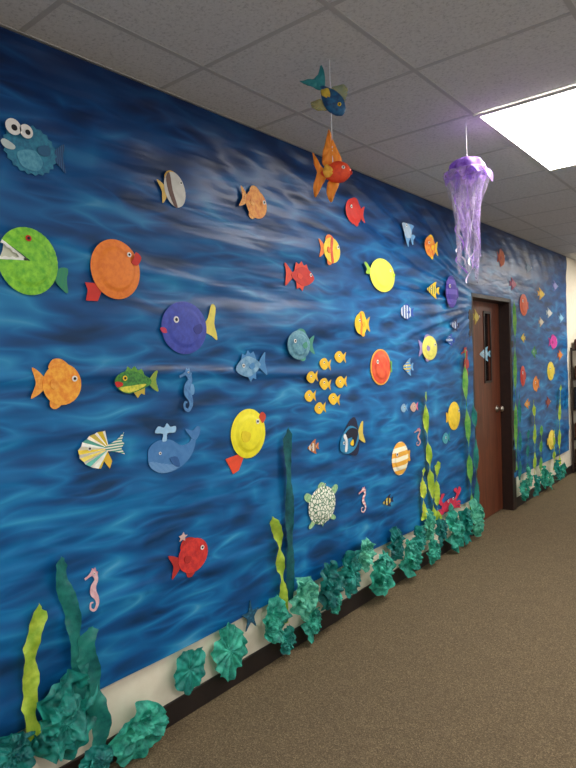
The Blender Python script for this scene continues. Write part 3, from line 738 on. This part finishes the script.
def blob(name, c, r, mat, parent, seed=0, bumpy=.06, n=24, taper=0):
    vs, fs = [], []
    for i in range(n + 1):
        th = math.pi * i / n
        for j in range(2 * n):
            ph = math.pi * j / n
            d = Vector((math.sin(th) * math.cos(ph), math.sin(th) * math.sin(ph), math.cos(th)))
            k = 1 + bumpy * noise.noise(d * 3 + Vector((seed, 0, 0)))
            tz = 1 - taper * max(0, -d.y)
            vs.append((c[0] + d.x * r[0] * k * tz, c[1] + d.y * r[1] * k, c[2] + d.z * r[2] * k * tz))
    for i in range(n):
        for j in range(2 * n):
            fs.append((i * 2 * n + j, i * 2 * n + (j + 1) % (2 * n), (i + 1) * 2 * n + (j + 1) % (2 * n), (i + 1) * 2 * n + j))
    return mesh_obj(name, vs, fs, mat, parent, True)
def flatfin(name, pts, sc, mat, parent, x=0, fold=.15, smooth=True):
    if smooth: pts = sm(pts, 4)
    q = [(a * sc, b * sc) for a, b in pts]
    cx = sum(p[0] for p in q) / len(q); cz = sum(p[1] for p in q) / len(q)
    vs = [(x, cx, cz)]; n = len(q)
    for r in (.5, 1):
        for i, (a, b) in enumerate(q):
            vs.append((x + sc * fold * .12 * math.sin(i * 1.6) * r, cx + (a - cx) * r, cz + (b - cz) * r))
    fs = [(0, 1 + i, 1 + (i + 1) % n) for i in range(n)] + [(1 + i, 1 + n + i, 1 + n + (i + 1) % n, 1 + (i + 1) % n) for i in range(n)]
    o = mesh_obj(name, vs, fs, mat, parent, True)
    md = o.modifiers.new('s', 'SOLIDIFY'); md.thickness = .0015; return o
cp = on_ceil(328, 60)
def hang_fish(label, px, py, hpx, ztop_line, spec, tilt):
    z = z_on_line(px, py, cp.x, cp.y); D = depth(Vector((cp.x, cp.y, z))); sc = hpx * D / F
    r = empty('hanging_fish', (cp.x, cp.y, z)); tag(r, label, 'fish')
    ang = math.atan2(CAM.y - cp.y, CAM.x - cp.x)
    r.rotation_euler = (0, 0, ang)
    spec(r, sc)
    for ch in r.children: ch.rotation_euler = (tilt, 0, 0)
    tube('hanging_thread', [(0, .02 * sc, .05 * sc), (0, .02 * sc, ztop_line - z)], .0018, thread, r)
    return z, sc
def s_orange(r, sc):
    o1 = P('mottle', '#ee501e', '#d4341a', 40); y1 = P('vstripe', '#f8a82c', '#ea6a20', 60)
    blob('body', (0, .06 * sc, -.09 * sc), (.09 * sc, .21 * sc, .15 * sc), o1, r, 1, .05, taper=.45)
    flatfin('dorsal_fin', [(-.10, .0), (-.12, .16), (-.07, .34), (-.02, .5), (.03, .36), (.08, .24), (.14, .04)], sc, y1, r)
    flatfin('tail', [(-.08, -.08), (-.16, .04), (-.25, .20), (-.24, .04), (-.20, -.08), (-.26, -.24), (-.24, -.42), (-.15, -.28), (-.08, -.16)], sc, y1, r)
    flatfin('belly_fin', [(-.04, -.2), (-.08, -.36), (-.02, -.5), (.04, -.38), (.10, -.22)], sc, y1, r)
    flatfin('side_fin', [(.02, -.08), (-.06, .0), (-.12, -.08), (-.08, -.18), (0, -.15)], sc, P('solid', '#f2b03a'), r, .09 * sc)
    e = blob('eye', (.072 * sc, .16 * sc, -.05 * sc), (.02 * sc, .026 * sc, .026 * sc), WHITE, r, 0, 0, 8); blob('pupil', (.086 * sc, .165 * sc, -.05 * sc), (.012 * sc, .013 * sc, .013 * sc), BLACK, e, 0, 0, 8)
    blob('mouth', (.0, .27 * sc, -.11 * sc), (.03 * sc, .018 * sc, .025 * sc), red, r, 0, 0, 8)
def s_blue(r, sc):
    b1 = P('mottle', '#176490', '#0e3866', 50); t = P('vstripe', '#1f8490', '#2f8a8a', 50)
    blob('body', (0, .07 * sc, .0), (.08 * sc, .26 * sc, .14 * sc), b1, r, 4, .05, taper=.5)
    flatfin('tail', [(-.14, .02), (-.26, .12), (-.42, .18), (-.34, .04), (-.36, -.06), (-.44, -.2), (-.28, -.12), (-.14, -.04)], sc, t, r)
    flatfin('dorsal_fin', [(-.06, .08), (-.02, .24), (.08, .27), (.16, .18), (.2, .1)], sc, P('vstripe', '#1f7aa0', '#c8b440', 50), r)
    flatfin('side_fin', [(.04, -.02), (-.06, .04), (-.12, -.04), (-.05, -.09)], sc, P('solid', '#d8b83c'), r, .075 * sc)
    flatfin('belly_fin', [(-.02, -.1), (-.10, -.24), (-.02, -.28), (.08, -.22), (.14, -.1)], sc, P('vstripe', '#d8b03c', '#287a80', 50), r)
    e = blob('eye', (.066 * sc, .20 * sc, .03 * sc), (.02 * sc, .028 * sc, .028 * sc), yellow, r, 0, 0, 8); blob('pupil', (.082 * sc, .205 * sc, .03 * sc), (.012 * sc, .014 * sc, .014 * sc), BLACK, e, 0, 0, 8)
zb, scb = hang_fish('dark blue and teal fish tilted head-down, hanging on thread', 336, 96, 70, H, s_blue, math.radians(-55))
hang_fish('orange-red goldfish with long fins hanging below the blue fish', 332, 166, 72, zb - .12 * scb, s_orange, 0)

# jellyfish
jp = on_ceil(466, 122)
zt = z_on_line(466, 158, jp.x, jp.y); Dj = depth(Vector((jp.x, jp.y, zt))); u = Dj / F
J = empty('hanging_jellyfish', (jp.x, jp.y, zt)); tag(J, 'purple paper lantern jellyfish with tulle tentacles hanging from ceiling', 'jellyfish')
J.rotation_euler = (0, 0, math.atan2(-jp.y, CAM.x - jp.x))
dome_m = crepe('#8450c0', '#c098ea', sc=34, bs=.3)
vs, fs = [], []; n = 72; prof = [(0.02, 0), (.3, -.5), (.6, -1.8), (.82, -4), (.96, -7), (1.0, -10), (.98, -13), (1.02, -15), (1.0, -17), (.7, -17), (.3, -16), (.02, -16)]
for r, z in prof:
    for j in range(n):
        a = 2 * math.pi * j / n; k = 1 + .05 * math.sin(9 * a) * (1 if r > .9 else .4) + .14 * noise.noise(Vector((math.cos(a) * 2.4, math.sin(a) * 2.4, z * .25)))
        vs.append((17.5 * u * r * k * math.cos(a), 17.5 * u * r * k * math.sin(a), z * u * (1.0 + .07 * math.sin(5 * a))))
for i in range(len(prof) - 1):
    for j in range(n): fs.append((i * n + j, (i + 1) * n + j, (i + 1) * n + (j + 1) % n, i * n + (j + 1) % n))
mesh_obj('bell', vs, fs, dome_m, J, True)
vs, fs = [], []
for i in range(7):
    for j in range(140):
        a = 2 * math.pi * j / 140; r = (16.5 + 1.15 * i) * u * (1 + .04 * math.sin(5 * a))
        vs.append((r * math.cos(a), r * math.sin(a), (-11 - 1.4 * i + .6 * i * math.sin(10 * a) + .4 * i * math.sin(3 * a)) * u))
for i in range(6):
    for j in range(140): fs.append((i * 140 + j, i * 140 + (j + 1) % 140, (i + 1) * 140 + (j + 1) % 140, (i + 1) * 140 + j))
mesh_obj('ruffled_brim', vs, fs, crepe('#9c6cd4', '#d4b0f2'), J, True)
def tulle(c, alpha):
    m, nt, b = new_mat('lavender_tulle'); b.inputs['Base Color'].default_value = C(c); b.inputs['Roughness'].default_value = .5
    v = coords(nt); f = noise_tex(nt, v, 24, 3, .6)
    r = ramp(nt, f, [(.35, (alpha * .5,) * 3 + (1,)), (.65, (min(1, alpha * 1.4),) * 3 + (1,))]); nt.links.new(r, b.inputs['Alpha'])
    b.inputs['Sheen Weight'].default_value = .5
    return m
tl = [tulle('#d8bcf4', .25), tulle('#ecdefa', .24), tulle('#b690e0', .28)]
for k in range(9):
    a0 = 2 * math.pi * k / 9 + .2; rr = random.uniform(16, 20) * u; Lk = random.uniform(58, 100) * u; w = random.uniform(20, 32) * u
    vs, fs = [], []; nn, mm = 50, 14; sd = random.random() * 9
    dxr, dyr = random.uniform(-6, 6) * u, random.uniform(-6, 6) * u
    for i in range(nn + 1):
        t = i / nn
        for j in range(mm + 1):
            s = j / mm - .5
            a = a0 + s * w / rr * (1.0 - .4 * t) + .4 * math.sin(t * 3.0 + sd)
            R = rr * (1 + .20 * math.sin(4.2 * t + sd) * (1 - .3 * t) - .62 * t) + .12 * rr * math.sin(j * .9 + t * 5 + sd)
            vs.append((R * math.cos(a) + dxr * math.sin(t * 3 + sd) * t, R * math.sin(a) + dyr * math.sin(t * 4 + sd) * t, -14 * u - Lk * t * (1 + .12 * math.sin(j * .7 + sd))))
    for i in range(nn):
        for j in range(mm): o = i * (mm + 1) + j; fs.append((o, o + 1, o + mm + 2, o + mm + 1))
    mesh_obj('tulle_tentacle', vs, fs, tl[k % 3], J, True)
rb = [crepe('#b88ee4', '#e0caf6'), P('solid', '#f4eefa'), crepe('#9868cc', '#be96e8')]
for k in range(6):
    a0 = 2 * math.pi * k / 6; rr = random.uniform(6, 16) * u; Lk = random.uniform(88, 114) * u; turns = random.uniform(2, 4.5); cr = random.uniform(3, 6.5) * u
    vs, fs = [], []; nn = 130; sd = random.random() * 6; ww = (.8 if k % 3 else .6) * u
    for i in range(nn + 1):
        t = i / nn; ph = turns * 2 * math.pi * t + sd
        cx = rr * (1 - .4 * t) * math.cos(a0) + cr * t * math.cos(ph) ; cy = rr * (1 - .4 * t) * math.sin(a0) + cr * t * math.sin(ph); z = -17 * u - Lk * t
        for s in (-1, 1): vs.append((cx + .5 * s * ww * math.cos(ph), cy + s * ww * math.sin(ph), z + .7 * s * ww))
    for i in range(nn): fs.append((2 * i, 2 * i + 1, 2 * i + 3, 2 * i + 2))
    mesh_obj('ribbon_tentacle', vs, fs, rb[k % 3], J, True)
tube('hanging_thread', [(0, 0, -1 * u), (0, 0, H - zt)], .002, thread, J)
e1 = blob('hanging_hook', (0, 0, 1.5 * u), (.004, .004, 2.2 * u), P('solid', '#e8e8ee'), J, 0, 0, 8)

# ------------------------------------------------------------------ shelf past the end of the backdrop
sy0, sy1, sx1 = 8.16, 8.9, .30
posts = [(x, y, 0, x + .022, y + .022, 1.60) for x in (.016, sx1 - .022) for y in (sy0, sy1 - .022)]
sh = boxes('storage_shelf', posts + [(.016, sy0 + .022, z, sx1, sy1 - .022, z + .018) for z in (.05, .42, .80, 1.18, 1.56)], mat_simple('dark_laminate', '#2a1c16', .5, '#33231b'))
tag(sh, 'dark open rack with posts against the cream wall', 'shelf')
for i, (z, c, hh, xx, yy) in enumerate([(.068, '#3a2620', .24, .28, .03), (.438, '#6a3a26', .20, .25, .06), (.818, '#24242a', .28, .27, .035), (1.198, '#5a3a2a', .17, .24, .08), (1.578, '#4a2420', .13, .22, .1)]):
    b_ = bev(boxes('storage_box', [(.04, sy0 + yy, z, xx, sy0 + yy + .36, z + hh)], mat_simple('cardboard_dark', c, .7)), .012)
    tag(b_, 'dark closed storage box standing on the rack', 'box', 'boxes on the storage rack')

w = bpy.data.worlds.new('world'); scn.world = w; w.use_nodes = True
w.node_tree.nodes['Background'].inputs[0].default_value = (.98, .98, 1, 1); w.node_tree.nodes['Background'].inputs[1].default_value = .74
